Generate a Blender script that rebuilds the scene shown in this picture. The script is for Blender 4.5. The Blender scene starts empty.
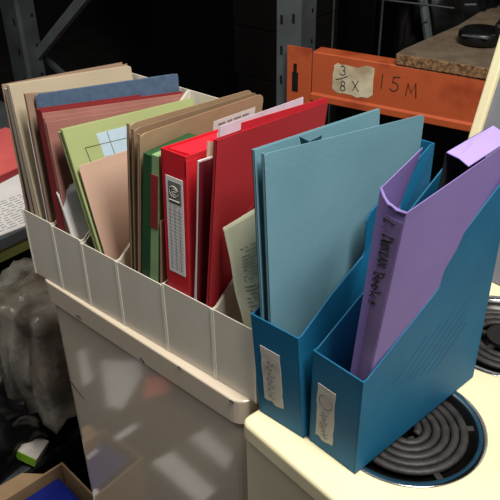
import bpy, bmesh, math, random
from mathutils import Vector, Matrix, noise
random.seed(7)
C = bpy.context.scene
COL = C.collection
R = math.radians

# ---------------------------------------------------------------- camera, light, exposure
cd = bpy.data.cameras.new('camera'); cam = bpy.data.objects.new('camera', cd); COL.objects.link(cam)
cd.sensor_width = 36; cd.lens = 36 * 715 / 500; cd.clip_start = 0.02
rx = Vector((0.759884, 0.649891, -0.014768)); fw = Vector((-0.557899, 0.640327, -0.527949)).normalized()
rx = (rx - fw * rx.dot(fw)).normalized(); upv = rx.cross(fw)
M = Matrix((rx, upv, -fw)).transposed().to_4x4(); M.translation = (0, 0, 1.56)
cam.matrix_world = M
C.camera = cam
w = bpy.data.worlds.new('world'); C.world = w; w.use_nodes = True
w.node_tree.nodes['Background'].inputs[0].default_value = (0.88, 0.9, 1.0, 1)
w.node_tree.nodes['Background'].inputs[1].default_value = 0.09


def area(name, loc, target, sx, sy, power, col):
    ld = bpy.data.lights.new(name, 'AREA'); ld.shape = 'RECTANGLE'; ld.size = sx; ld.size_y = sy
    ld.energy = power; ld.color = col
    o = bpy.data.objects.new(name, ld); COL.objects.link(o); o.location = loc
    o.rotation_euler = (Vector(target) - Vector(loc)).to_track_quat('-Z', 'Y').to_euler()
    return o


area('overhead_light', (0.30, 0.42, 2.75), (-0.4, 0.60, 0.9), 0.40, 0.9, 58, (1.0, 0.96, 0.87))
area('overhead_light', (-1.2, -0.15, 2.8), (-1.2, -0.05, 0.0), 0.4, 1.3, 25, (1.0, 0.95, 0.87))  # added fill over the aisle, brightens the floor sheets
C.view_settings.view_transform = 'Standard'; C.view_settings.look = 'None'
C.view_settings.gamma = 1; C.view_settings.use_curve_mapping = False
C.view_settings.exposure = -0.12


# ---------------------------------------------------------------- materials
def s2l(c):
    return tuple((v / 255 / 12.92) if v / 255 <= 0.04045 else ((v / 255 + 0.055) / 1.055) ** 2.4 for v in c)


def mat(name, rgb, rough=0.6, metal=0.0, rgb2=None, scale=20, bump=0.0, bscale=200, spec=0.5, coat=0.0,
        stretch=(1, 1, 1), contrast=(0.35, 0.65), trans=0.0):
    m = bpy.data.materials.new(name); m.use_nodes = True
    nt = m.node_tree; b = nt.nodes['Principled BSDF']
    c1 = (*s2l(rgb), 1); b.inputs['Base Color'].default_value = c1
    b.inputs['Roughness'].default_value = rough; b.inputs['Metallic'].default_value = metal
    b.inputs['Specular IOR Level'].default_value = spec
    b.inputs['Coat Weight'].default_value = coat; b.inputs['Coat Roughness'].default_value = 0.07
    if trans: b.inputs['Alpha'].default_value = 1 - trans
    tc = nt.nodes.new('ShaderNodeTexCoord'); mp = nt.nodes.new('ShaderNodeMapping')
    mp.inputs['Scale'].default_value = stretch
    nt.links.new(tc.outputs['Object'], mp.inputs[0])
    n = nt.nodes.new('ShaderNodeTexNoise'); n.inputs['Scale'].default_value = scale; n.inputs['Detail'].default_value = 6
    nt.links.new(mp.outputs[0], n.inputs['Vector'])
    r = nt.nodes.new('ShaderNodeValToRGB')
    r.color_ramp.elements[0].position, r.color_ramp.elements[1].position = contrast
    r.color_ramp.elements[0].color = (*s2l(rgb2 if rgb2 else tuple(v * 0.94 for v in rgb)), 1)
    r.color_ramp.elements[1].color = c1
    nt.links.new(n.outputs['Fac'], r.inputs[0]); nt.links.new(r.outputs[0], b.inputs['Base Color'])
    if bump:
        n2 = nt.nodes.new('ShaderNodeTexNoise'); n2.inputs['Scale'].default_value = bscale; n2.inputs['Detail'].default_value = 4
        nt.links.new(mp.outputs[0], n2.inputs['Vector'])
        bp = nt.nodes.new('ShaderNodeBump'); bp.inputs['Strength'].default_value = bump; bp.inputs['Distance'].default_value = 0.002
        nt.links.new(n2.outputs['Fac'], bp.inputs['Height']); nt.links.new(bp.outputs[0], b.inputs['Normal'])
    return m


MT = dict(
    white=mat('white_card', (214, 208, 196), 0.55, rgb2=(206, 199, 186), scale=9),
    whiteedge=mat('white_card_edge', (236, 234, 222), 0.6),
    enamel=mat('dryer_enamel', (220, 206, 188), 0.09, rgb2=(212, 198, 178), scale=3, spec=0.9, coat=0.55),
    cream=mat('cream_enamel', (240, 232, 194), 0.3, rgb2=(236, 226, 186), scale=4, coat=0.2),
    creamdull=mat('cream_dull_enamel', (226, 218, 188), 0.35, rgb2=(216, 206, 176), scale=5),
    blue=mat('blue_board', (17, 98, 138), 0.6, rgb2=(14, 90, 128), scale=14, spec=0.3, bump=0.12, bscale=160),
    bluescr=mat('blue_scratch', (11, 72, 102), 0.6),
    teal=mat('teal_card', (114, 158, 174), 0.75, rgb2=(104, 148, 164), scale=8, bump=0.1),
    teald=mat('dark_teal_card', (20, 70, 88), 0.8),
    purple=mat('purple_card', (136, 116, 184), 0.7, rgb2=(126, 106, 172), scale=7, bump=0.25, bscale=35),
    purplet=mat('purple_tape', (114, 98, 144), 0.5, rgb2=(102, 88, 132), scale=25, bump=0.2, bscale=60),
    purplelit=mat('lit_purple_card', (172, 150, 232), 0.7, scale=6),  # paler copy of the purple: overhead light on the flap put into the colour
    black=mat('black_plastic', (16, 16, 18), 0.35, rgb2=(10, 10, 11)),
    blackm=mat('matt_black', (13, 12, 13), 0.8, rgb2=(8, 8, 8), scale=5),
    bag=mat('black_polythene', (14, 15, 17), 0.28, rgb2=(9, 9, 10), bump=0.9, bscale=22),
    red=mat('red_board', (204, 36, 48), 0.45, rgb2=(194, 32, 44), scale=10),
    redf=mat('red_folder_card', (184, 40, 50), 0.65, rgb2=(174, 36, 46), scale=9, bump=0.1),
    redlit=mat('lit_red_card', (226, 32, 52), 0.6),  # brighter copy of the red: light on the tops put into the colour
    dred=mat('dark_red_card', (140, 40, 44), 0.7, rgb2=(126, 34, 38), scale=12),
    leaf=mat('maroon_card', (120, 34, 46), 0.5),
    pink=mat('dusty_pink_card', (176, 122, 112), 0.8, rgb2=(164, 110, 100), scale=16),
    salmon=mat('salmon_card', (202, 170, 152), 0.8, rgb2=(194, 160, 142), scale=8),
    navy=mat('slate_blue_cloth', (84, 108, 138), 0.8, rgb2=(74, 96, 126), scale=90, bump=0.3, bscale=400),
    manila=mat('manila_card', (208, 194, 170), 0.75, rgb2=(198, 183, 158), scale=6, bump=0.2, bscale=25),
    tan=mat('tan_card', (172, 144, 122), 0.8, rgb2=(160, 132, 112), scale=8),
    kraft=mat('kraft_card', (172, 146, 116), 0.8, rgb2=(160, 134, 104), scale=10, bump=0.15, bscale=90),
    kraftd=mat('kraft_card_dark', (152, 126, 100), 0.8, rgb2=(138, 112, 88), scale=10),
    lgreen=mat('light_green_card', (178, 190, 134), 0.7, rgb2=(168, 180, 122), scale=5),
    lgreen2=mat('pale_green_tape', (136, 170, 120), 0.6),
    dgreen=mat('dark_green_board', (38, 84, 48), 0.55, rgb2=(32, 74, 42), scale=9),
    sky=mat('pale_blue_film', (196, 220, 240), 0.35),
    ink=mat('ink', (34, 30, 34), 0.7),
    inkg=mat('grey_ink', (96, 96, 100), 0.7),
    inkgreen=mat('green_ink', (92, 112, 72), 0.7),
    paper=mat('white_paper', (232, 230, 230), 0.7, rgb2=(222, 220, 220), scale=10),
    papere=mat('paper_edges', (212, 206, 198), 0.8, rgb2=(150, 140, 128), scale=60, stretch=(30, .2, .2)),
    lilac=mat('lilac_paper', (226, 214, 232), 0.7),
    book=mat('pale_green_page', (238, 242, 212), 0.65, rgb2=(230, 234, 202), scale=5),
    brownedge=mat('brown_edge', (166, 122, 84), 0.8),
    logo=mat('grey_print', (116, 118, 116), 0.6),
    labelp=mat('label_paper', (196, 192, 184), 0.7, rgb2=(178, 174, 166), scale=30, bump=0.5, bscale=60),
    orange=mat('orange_paint', (178, 82, 44), 0.5, rgb2=(150, 60, 30), scale=14, bump=0.2, bscale=50, contrast=(0.3, 0.5)),
    tape=mat('masking_tape', (214, 204, 178), 0.7, rgb2=(164, 148, 120), scale=18, bump=0.3, bscale=50),
    steel=mat('grey_painted_steel', (92, 100, 104), 0.45, rgb2=(78, 84, 88), scale=12, metal=0.3),
    steeld=mat('dark_grey_steel', (68, 76, 78), 0.5, rgb2=(52, 58, 60), scale=12, metal=0.3),
    chip=mat('chipboard_face', (104, 90, 74), 0.8, rgb2=(86, 72, 58), scale=30, bump=0.3),
    chipe=mat('chipboard_edge', (138, 104, 70), 0.9, rgb2=(70, 48, 30), scale=120, bump=1.0, bscale=200, contrast=(0.35, 0.6)),
    chrome=mat('chrome', (210, 212, 214), 0.15, metal=1.0),
    coil=mat('coil_metal', (62, 60, 60), 0.55, rgb2=(44, 42, 42), scale=60, metal=0.3, bump=0.3, bscale=150),
    bowl=mat('burnt_bowl', (28, 27, 27), 0.3, rgb2=(12, 12, 12), scale=14, metal=0.4),
    concrete=mat('dark_concrete', (44, 42, 41), 0.8, rgb2=(28, 27, 26), scale=6, bump=0.4, bscale=30),
    wall=mat('dark_wall', (12, 12, 13), 0.9, rgb2=(8, 8, 9), scale=2),
    cab=mat('black_cabinet', (9, 9, 10), 0.35, rgb2=(6, 6, 7), scale=2),
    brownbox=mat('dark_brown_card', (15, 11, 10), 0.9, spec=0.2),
    olive=mat('olive_paint', (122, 122, 62), 0.6, rgb2=(104, 104, 54), scale=9),
    wrap=mat('clear_polythene', (184, 180, 170), 0.25, rgb2=(104, 96, 84), scale=9, bump=1.0, bscale=14, stretch=(2.2, 2.2, .5), trans=0.5),
    straw=mat('tan_bundle', (132, 108, 76), 0.7, rgb2=(74, 62, 48), scale=8),
    card=mat('corrugated_card', (150, 124, 92), 0.85, rgb2=(134, 108, 80), scale=12, bump=0.2),
    bluebox=mat('royal_blue_card', (18, 34, 120), 0.3, rgb2=(14, 26, 100), scale=5),
    lime=mat('lime_print', (140, 196, 40), 0.5),
    coral=mat('coral_card', (240, 110, 108), 0.6),
    glossy_paper=mat('clean_white_paper', (248, 248, 250), 0.6),
    greyface=mat('grey_glass', (126, 128, 138), 0.3),
)
MT['papere'].node_tree.nodes['Principled BSDF'].inputs['Roughness'].default_value = 0.9


# ---------------------------------------------------------------- helpers
def tag(o, label, cat, group=None, kind=None):
    if label: o['label'] = label
    if cat: o['category'] = cat
    if group: o['group'] = group
    if kind: o['kind'] = kind
    return o


def thing(name, label, cat, loc=(0, 0, 0), rz=0.0, group=None):
    o = bpy.data.objects.new(name, None); o.empty_display_size = 0.02; COL.objects.link(o)
    o.location = loc; o.rotation_euler = (0, 0, rz)
    return tag(o, label, cat, group)


def obj(name, bm, mats, parent=None, bevel=0.0, smooth=False, seg=2, local=False):
    """world-space mesh; when parented the mesh is moved into the parent's frame (unless local)"""
    if parent is not None and not local:
        L = parent.location; z = parent.rotation_euler.z; P = parent.parent
        inv = (Matrix.Translation(L) @ Matrix.Rotation(z, 4, 'Z')).inverted()
        if P is not None:
            inv = inv @ (Matrix.Translation(P.location) @ Matrix.Rotation(P.rotation_euler.z, 4, 'Z')).inverted()
        bm.transform(inv)
    me = bpy.data.meshes.new(name)
    bmesh.ops.recalc_face_normals(bm, faces=bm.faces)
    bm.to_mesh(me); bm.free()
    for m in (mats if isinstance(mats, (list, tuple)) else [mats]): me.materials.append(MT[m] if isinstance(m, str) else m)
    o = bpy.data.objects.new(name, me); COL.objects.link(o)
    if parent is not None: o.parent = parent
    if smooth:
        for p in me.polygons: p.use_smooth = True
    if bevel:
        md = o.modifiers.new('bevel', 'BEVEL'); md.width = bevel; md.segments = seg; md.limit_method = 'ANGLE'; md.angle_limit = R(40)
    return o


def hexa(bm, p, mi=0):
    """8 points: bottom four then top four"""
    v = [bm.verts.new(q) for q in p]
    for f in ((0, 3, 2, 1), (4, 5, 6, 7), (0, 1, 5, 4), (1, 2, 6, 5), (2, 3, 7, 6), (3, 0, 4, 7)):
        bm.faces.new([v[i] for i in f]).material_index = mi
    return v


def box(bm, x0, x1, y0, y1, z0, z1, T=None, mi=0):
    p = [Vector(q) for q in ((x0, y0, z0), (x1, y0, z0), (x1, y1, z0), (x0, y1, z0), (x0, y0, z1), (x1, y0, z1), (x1, y1, z1), (x0, y1, z1))]
    if T is not None: p = [T @ q for q in p]
    return hexa(bm, p, mi)


def BX(*a, **k):
    bm = bmesh.new(); box(bm, *a, **k); return bm


def prism(bm, pts, off, mi=0):
    """polygon pts (3D) extruded by vector off"""
    off = Vector(off)
    a = [bm.verts.new(p) for p in pts]; b = [bm.verts.new(Vector(p) + off) for p in pts]
    fs = [bm.faces.new(a), bm.faces.new(list(reversed(b)))]
    n = len(a)
    for i in range(n): fs.append(bm.faces.new((a[i], b[i], b[(i + 1) % n], a[(i + 1) % n])))
    for f in fs: f.material_index = mi
    return bm


def tube(bm, pts, r, n=8, closed=False, mi=0, flat=1.0):
    pts = [Vector(p) for p in pts]; rings = []
    N = len(pts); prev = None
    for i, p in enumerate(pts):
        if closed: t = pts[(i + 1) % N] - pts[i - 1]
        else: t = pts[min(i + 1, N - 1)] - pts[max(i - 1, 0)]
        t.normalize()
        ref = Vector((0, 0, 1)) if abs(t.z) < 0.95 else Vector((1, 0, 0))
        if prev is not None and prev.cross(t).length > 0.2: ref = prev
        a = t.cross(ref).normalized(); b = a.cross(t).normalized(); prev = b
        rings.append([bm.verts.new(p + (a * math.cos(2 * math.pi * k / n) + b * math.sin(2 * math.pi * k / n) * flat) * r) for k in range(n)])
    for i in range(N if closed else N - 1):
        A, B = rings[i], rings[(i + 1) % N]
        for k in range(n): bm.faces.new((A[k], A[(k + 1) % n], B[(k + 1) % n], B[k])).material_index = mi
    if not closed:
        bm.faces.new(rings[0]).material_index = mi; bm.faces.new(list(reversed(rings[-1]))).material_index = mi
    return bm


def lathe(bm, prof, c, n=64, mi=0):
    rings = []
    for r, z in prof:
        rings.append([bm.verts.new((c[0] + r * math.cos(2 * math.pi * k / n), c[1] + r * math.sin(2 * math.pi * k / n), c[2] + z)) for k in range(n)])
    for A, B in zip(rings, rings[1:]):
        for k in range(n): bm.faces.new((A[k], A[(k + 1) % n], B[(k + 1) % n], B[k])).material_index = mi
    return rings


def bil(q, s, t):
    """q = front-bottom, front-top, back-bottom, back-top; s along depth, t along height"""
    a = q[0].lerp(q[1], t); b = q[2].lerp(q[3], t)
    return a.lerp(b, s)


def sheet(bm, q, th, ns=10, nt=10, warp=0.0, seed=0, mi=0, corner=0.0, offdir=(-1, 0, 0)):
    """a card: bilinear patch with real thickness; corner = radius (m) of the two top corners"""
    q = [Vector(p) for p in q]; d = Vector(offdir) * th
    S = [i / ns for i in range(ns + 1)]
    L = max((q[1] - q[3]).length, 1e-4); r = min(corner, L * 0.3)
    if r:
        e = [r / L * (1 - math.cos(R(a))) for a in (0, 22, 45, 67, 90)]
        S = e + [x for x in S if e[-1] * 1.3 < x < 1 - e[-1] * 1.3] + [1 - x for x in reversed(e)]
    ns = len(S) - 1
    def P(i, j):
        s, t = S[i], j / nt
        if j == nt and r:
            x = min(s, 1 - s) * L
            if x < r: t -= (r - math.sqrt(max(r * r - (r - x) ** 2, 0))) / max((q[1] - q[0]).length, 1e-4)
        p = bil(q, s, t)
        if warp:
            amp = warp * (0.15 + t)
            p = p + Vector((amp * (noise.noise(Vector((s * 2.0 + seed * 7.1, t * 1.6, seed)))), 0, 0))
        return p
    A = [[bm.verts.new(P(i, j)) for j in range(nt + 1)] for i in range(ns + 1)]
    B = [[bm.verts.new(P(i, j) + d) for j in range(nt + 1)] for i in range(ns + 1)]
    fs = []
    for i in range(ns):
        for j in range(nt):
            fs.append(bm.faces.new((A[i][j], A[i + 1][j], A[i + 1][j + 1], A[i][j + 1])))
            fs.append(bm.faces.new((B[i][j], B[i][j + 1], B[i + 1][j + 1], B[i + 1][j])))
        fs.append(bm.faces.new((A[i][0], B[i][0], B[i + 1][0], A[i + 1][0])))
        fs.append(bm.faces.new((A[i][nt], A[i + 1][nt], B[i + 1][nt], B[i][nt])))
    for j in range(nt):
        fs.append(bm.faces.new((A[0][j], A[0][j + 1], B[0][j + 1], B[0][j])))
        fs.append(bm.faces.new((A[ns][j], B[ns][j], B[ns][j + 1], A[ns][j + 1])))
    for f in fs: f.material_index = mi
    return bm


def quad(FT, FB, BT, y0=0.537, y1=0.775, zb=0.884, BBx=None):
    """FT=(x,z) front top, FB=x front bottom, BT=(x,z) back top"""
    bx = BT[0] + (FB - FT[0]) if BBx is None else BBx
    return [Vector((FB, y0, zb)), Vector((FT[0], y0, FT[1])), Vector((bx, y1, zb)), Vector((BT[0], y1, BT[1]))]


def shift(q, dx, dy0=0, dy1=0, dz=0, dxb=None):
    dxb = dx if dxb is None else dxb
    return [q[0] + Vector((dxb, dy0, 0)), q[1] + Vector((dx, dy0, dz)), q[2] + Vector((dxb, dy1, 0)), q[3] + Vector((dx, dy1, dz))]


def lerpq(a, b, f): return [p.lerp(r, f) for p, r in zip(a, b)]


def root_at(name, label, cat, q, group=None):
    c = (q[0] + q[2]) / 2
    return thing(name, label, cat, (c.x, c.y, c.z), 0, group)


def folder(name, label, qr, thick, m, inner='papere', thickb=None, group=None, ct=0.0009, warp=0.004, seed=1, corner=0.0, drop=0.006, cat='folder', papers=True, spine=True, leftdrop=0.0):
    """folded card folder: right cover face is qr, body extends thick towards -x at top and thickb at bottom"""
    thickb = thick if thickb is None else thickb
    t = root_at(name, label, cat, qr, group)
    ql = shift(qr, -thick, dxb=-thickb)
    obj('front_cover', sheet(bmesh.new(), qr, ct, warp=warp, seed=seed, corner=corner), m, t)
    qb = shift(ql, 0, dz=-leftdrop)
    obj('back_cover', sheet(bmesh.new(), qb, ct, warp=warp, seed=seed, corner=corner), m, t)
    if spine:
        bm = bmesh.new(); n = 10
        rows = []
        for j in range(n + 1):
            a = bil(qr, 0, j / n); b = bil(ql, 0, j / n)
            if warp:
                amp = warp * (0.15 + j / n); off = Vector((amp * noise.noise(Vector((seed * 7.1, j / n * 1.6, seed))), 0, 0)); a = a + off; b = b + off
            rows.append([bm.verts.new(a), bm.verts.new(b - Vector((ct, 0, 0))), bm.verts.new(b + Vector((-ct, ct, 0))), bm.verts.new(a + Vector((0, ct, 0)))])
        for A, B in zip(rows, rows[1:]):
            for k in range(4): bm.faces.new((A[k], A[(k + 1) % 4], B[(k + 1) % 4], B[k]))
        bm.faces.new(rows[0]); bm.faces.new(list(reversed(rows[-1])))
        obj('spine', bm, m, t)
    if papers and thick > 3 * ct:
        y = 0.002
        qa = shift(qr, -ct * 1.3, dy0=y, dy1=-y, dz=-drop)
        th = thick - ct * 2.6
        obj('papers', sheet(bmesh.new(), qa, th, warp=warp, seed=seed), inner, t)
    return t


def strokes(bm, lines, o, ux, uy, r, n=4, nrm=None):
    o, ux, uy = Vector(o), Vector(ux), Vector(uy)
    if nrm is None: nrm = ux.cross(uy).normalized() * r * 0.4
    for L in lines:
        tube(bm, [o + ux * a + uy * b + nrm for a, b in L], r, n)
    return bm


def arc(cx, cy, rx_, ry_, a0, a1, n=8):
    return [(cx + rx_ * math.cos(R(a0 + (a1 - a0) * i / n)), cy + ry_ * math.sin(R(a0 + (a1 - a0) * i / n))) for i in range(n + 1)]


# hand-drawn letter strokes in a unit cell (x 0..1, y 0..1)
G = {
    '3': [arc(.4, .75, .35, .25, 150, -80) + arc(.4, .27, .42, .27, 80, -160)],
    '8': [arc(.5, .75, .28, .24, -90, 270, 12), arc(.5, .26, .36, .26, 90, 450, 12)],
    'x': [[(0, .9), (.9, 0)], [(.8, 1), (.1, 0)]],
    '1': [[(.5, 1), (.45, 0)]],
    '5': [[(.9, 1), (.3, .95), (.25, .55)] + arc(.4, .3, .42, .3, 95, -150)],
    'M': [[(0, 0), (.15, .9), (.5, .3), (.85, 1), (1.0, 0)]],
    'L': [[(.2, 1), (.12, .1), (.3, 0), (.8, .1)]],
    '.': [[(.1, .0), (.2, .05)]],
    'D': [[(.15, 1), (.15, 0)], [(0, .95)] + arc(.2, .5, .75, .5, 85, -90)],
    'U': [[(.1, .8), (.1, .2), (.35, 0), (.7, .15), (.8, .8), (.85, 0)]],
    'N': [[(.1, 0), (.15, .85), (.75, .05), (.85, .9)]],
    'C': [arc(.55, .45, .45, .42, 60, 300)],
    'A': [[(0, 0), (.45, .9), (.85, 0)], [(.15, .35), (.75, .35)]],
    'B': [[(.15, 0), (.2, 1)], [(0, .95)] + arc(.3, .76, .5, .24, 90, -90) + arc(.3, .25, .6, .26, 90, -90)],
    'o': [arc(.45, .3, .35, .3, 90, 450, 10)],
    'k': [[(.15, 1), (.15, 0)], [(.75, .65), (.2, .3), (.8, 0)]],
    's': [[(.75, .6), (.4, .65), (.2, .5), (.65, .25), (.5, 0), (.1, .05)]],
    'r': [[(.2, .6), (.2, 0)], [(.2, .4), (.45, .62), (.7, .55)]],
}


def write(bm, text, o, ux, uy, size, r, adv=1.15, n=4, slant=0.0, nrm=None):
    ux, uy = Vector(ux).normalized(), Vector(uy).normalized()
    x = 0
    for ch in text:
        if ch in G:
            L = [[(x + a * 0.75 + slant * b, b) for a, b in l] for l in G[ch]]
            strokes(bm, L, o, ux * size, uy * size, r, n, nrm=nrm)
        x += adv * 0.8 if ch != '.' else 0.4
    return bm


# ---------------------------------------------------------------- room shell
tag(obj('floor', BX(-5, 3, -2.5, 5, -0.05, 0), 'concrete'), None, None, kind='structure')
tag(obj('wall_back', BX(-5, 3, 4.2, 4.3, 0, 3.4), 'wall'), None, None, kind='structure')
tag(obj('wall_left', BX(-5.1, -5, -2.5, 4.3, 0, 3.4), 'wall'), None, None, kind='structure')
tag(obj('ceiling', BX(-5.1, 3, -2.5, 4.3, 3.4, 3.5), 'wall'), None, None, kind='structure')

# ---------------------------------------------------------------- dishwasher / dryer under the white files
def roundrect(x0, x1, y0, y1, r, n=6):
    P = []
    for cx, cy, a in ((x1 - r, y0 + r, -90), (x1 - r, y1 - r, 0), (x0 + r, y1 - r, 90), (x0 + r, y0 + r, 180)):
        for i in range(n + 1):
            t = R(a + 90 * i / n); P.append((cx + r * math.cos(t), cy + r * math.sin(t)))
    return P


def rslab(x0, x1, y0, y1, z0, z1, r, edge, T):
    """slab with rounded vertical corners and softly rounded top edge"""
    bm = bmesh.new(); rings = []
    steps = [(0, z0)] + [(edge * (1 - math.cos(R(a))), z1 - edge + edge * math.sin(R(a))) for a in (0, 22, 45, 67, 90)]
    for ins, z in steps:
        rings.append([bm.verts.new(T @ Vector((x, y, z))) for x, y in roundrect(x0 + ins, x1 - ins, y0 + ins, y1 - ins, max(r - ins, 0.002))])
    for A, B in zip(rings, rings[1:]):
        n = len(A)
        for k in range(n): bm.faces.new((A[k], A[(k + 1) % n], B[(k + 1) % n], B[k]))
    bm.faces.new(list(reversed(rings[0]))); bm.faces.new(rings[-1])
    return bm


DW = thing('tumble_dryer', 'off-white glossy appliance carrying the row of white magazine files', 'appliance', (-0.71, 0.8, 0))
T = Matrix.Translation((-0.945, 0.5315, 0)) @ Matrix.Rotation(R(-1.6), 4, 'Z')
obj('worktop', rslab(0.0, 0.478, 0, 0.57, 0.838, 0.88, 0.026, 0.003, T), 'enamel', DW, smooth=False)
obj('body', rslab(0.008, 0.474, 0.006, 0.56, 0.02, 0.838, 0.024, 0.001, T), 'enamel', DW)
bm = bmesh.new()
strokes(bm, [[(0, 0), (.012, -.006), (.02, -.013), (.03, -.018), (.042, -.024)]], T @ Vector((0.024, 0.0055, 0.655)), (1, 0, 0), (0, 0, 1), 0.0009)
obj('scratch', bm, 'ink', DW)
bm = bmesh.new()
strokes(bm, [[(0, 0), (.006, -.002), (.009, -.006)]], T @ Vector((0.262, -0.0003, 0.845)), (1, 0, 0), (0, 0, 1), 0.0014)
obj('chip_mark', bm, 'ink', DW)
for mx, mz, ml in ((0.10, 0.846, 0.012), (0.452, 0.877, 0.008), (0.35, 0.878, 0.006)):
    bm = bmesh.new(); strokes(bm, [[(0, 0), (ml / 2, .001), (ml, -.001)]], T @ Vector((mx, -0.0003, mz)), (1, 0, 0), (0, 0, 1), 0.001); obj('chip_mark', bm, 'ink', DW)
for i, x in enumerate((0.03, 0.44)):
    for y in (0.04, 0.5):
        bm = bmesh.new(); r = lathe(bm, [(0.018, 0), (0.018, 0.022)], T @ Vector((x, y, 0)), 16); bm.faces.new(r[0]); bm.faces.new(r[1]); obj('foot', bm, 'black', DW)

# ---------------------------------------------------------------- white magazine files
WX = [-0.958, -0.880, -0.807, -0.726, -0.628, -0.533, -0.458]
WZ = [1.005, 1.002, 0.998, 0.998, 1.002, 1.002]
WL = ['leftmost white magazine file on the appliance, holding the fat cream envelope',
      'white magazine file holding the slate blue book and dark red folder',
      'white magazine file holding the light green folder and salmon card',
      'white magazine file holding the brown folders and dark green binder',
      'white magazine file holding the red box file and large red folder',
      'white magazine file beside the blue ones, holding a pale green booklet']


def magfile(name, label, x0, x1, y0, y1, zb, zf, zt, m, th, T, prof, group=None, edge=0):
    """open magazine file; prof = side outline from front-top to back-top as (fraction of depth, z)"""
    c = T @ Vector(((x0 + x1) / 2, (y0 + y1) / 2, zb))
    t = thing(name, label, 'magazine file', c, 0, group)
    def side(a):
        P = [(y0, zb)] + [(y1, zb)] + [(y0 + (y1 - y0) * f, z) for f, z in reversed(prof)]
        bm = bmesh.new()
        A = [bm.verts.new(T @ Vector((a, y, z))) for y, z in P]; B = [bm.verts.new(T @ Vector((a + th, y, z))) for y, z in P]
        bm.faces.new(A); bm.faces.new(list(reversed(B)))
        for i in range(len(A)): bm.faces.new((A[i], B[i], B[(i + 1) % len(A)], A[(i + 1) % len(A)]))
        return bm
    obj('side_panel', side(x0), m, t, bevel=th * 0.3); obj('side_panel', side(x1 - th), m, t, bevel=th * 0.3)
    if edge:
        for a, b in ((x0 - 0.0003, x0 + edge), (x1 - edge, x1 + 0.0003)):
            obj('edge_strip', BX(a, b, y0 - 0.0011, y0 - 0.0001, zb, zf, T=T), 'whiteedge', t, bevel=0.0003)
    obj('front_panel', BX(x0 + th, x1 - th, y0, y0 + th, zb, zf, T=T), m, t, bevel=th * 0.3)
    obj('back_panel', BX(x0 + th, x1 - th, y1 - th, y1, zb, zt, T=T), m, t, bevel=th * 0.3)
    obj('base', BX(x0 + th, x1 - th, y0 + th, y1 - th, zb, zb + th, T=T), m, t)
    return t


I4 = Matrix.Identity(4)
for i in range(6):
    a, b = WX[i] + 0.0004, WX[i + 1] - 0.0004
    magfile('magazine_file', WL[i], a, b, 0.5345, 0.786, 0.8805, WZ[i], 1.17, 'white', 0.0016, I4,
            [(0, WZ[i]), (0.03, WZ[i]), (0.97, 1.17), (1, 1.17)], group='white magazine files on the appliance', edge=0.0026)

# ---------------------------------------------------------------- contents, file 1
folder('document_wallet', 'grey-brown folder of edge-worn papers at the far left of the row', quad((-0.9345, 1.216), -0.9265, (-0.946, 1.189)), 0.013, 'tan', inner='papere', thickb=0.027, warp=0.001, seed=2, spine=False, ct=0.001)
folder('envelope', 'fat cream manila envelope in the leftmost white file', quad((-0.928, 1.219), -0.904, (-0.938, 1.187)), 0.0055, 'manila', thickb=0.017, seed=3, cat='envelope', warp=0.0015, corner=0.004)
folder('card_folder', 'tan card folder between the cream envelope and the slate blue book', quad((-0.893, 1.214), -0.8875, (-0.845, 1.176), y0=0.5375), 0.003, 'tan', seed=4, papers=False)
q = quad((-0.896, 1.172), -0.8935, (-0.90, 1.12), y0=0.537)
t = root_at('loose_sheet', 'thin white sheet standing just left of the dark red folder', 'paper', q)
obj('sheet', sheet(bmesh.new(), q, 0.0008, warp=0.002, seed=5), 'paper', t)
# file 2
q = quad((-0.8775, 1.213), -0.8745, (-0.822, 1.196), y0=0.547)
t = root_at('clothbound_book', 'slate blue cloth-covered book rising behind the dark red folder', 'book', q)
obj('cover', sheet(bmesh.new(), q, 0.0012, warp=0.0, corner=0.004), 'navy', t)
obj('back_cover', sheet(bmesh.new(), shift(q, -0.0035), 0.0012, corner=0.004, warp=0.0), 'navy', t)
obj('pages', sheet(bmesh.new(), shift(q, -0.0013, dz=-0.0006), 0.0020, warp=0.0), 'tan', t)
q = quad((-0.8575, 1.197), -0.8435, (-0.815, 1.169), y0=0.5375)
folder('ring_folder', 'dark red folder in the second white file, below the slate blue book', q, 0.0115, 'dred', thickb=0.024, seed=6, inner='pink', warp=0.001)
for k, (dx, dz) in enumerate(((0.0022, -0.004), (0.0052, -0.010), (0.0082, -0.016))):
    q2 = shift(q, dx, dy0=0.0005, dz=dz, dxb=dx * 0.8)
    t = root_at('divider_sheet', ['dusty pink card sheet lying against the dark red folder', 'dusty pink card sheet, middle one beside the dark red folder', 'dusty pink card sheet nearest the light green folder'][k], 'card sheet', q2, group='dusty pink card sheets')
    obj('sheet', sheet(bmesh.new(), q2, 0.0012, warp=0.001, seed=6), 'pink', t)


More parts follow.
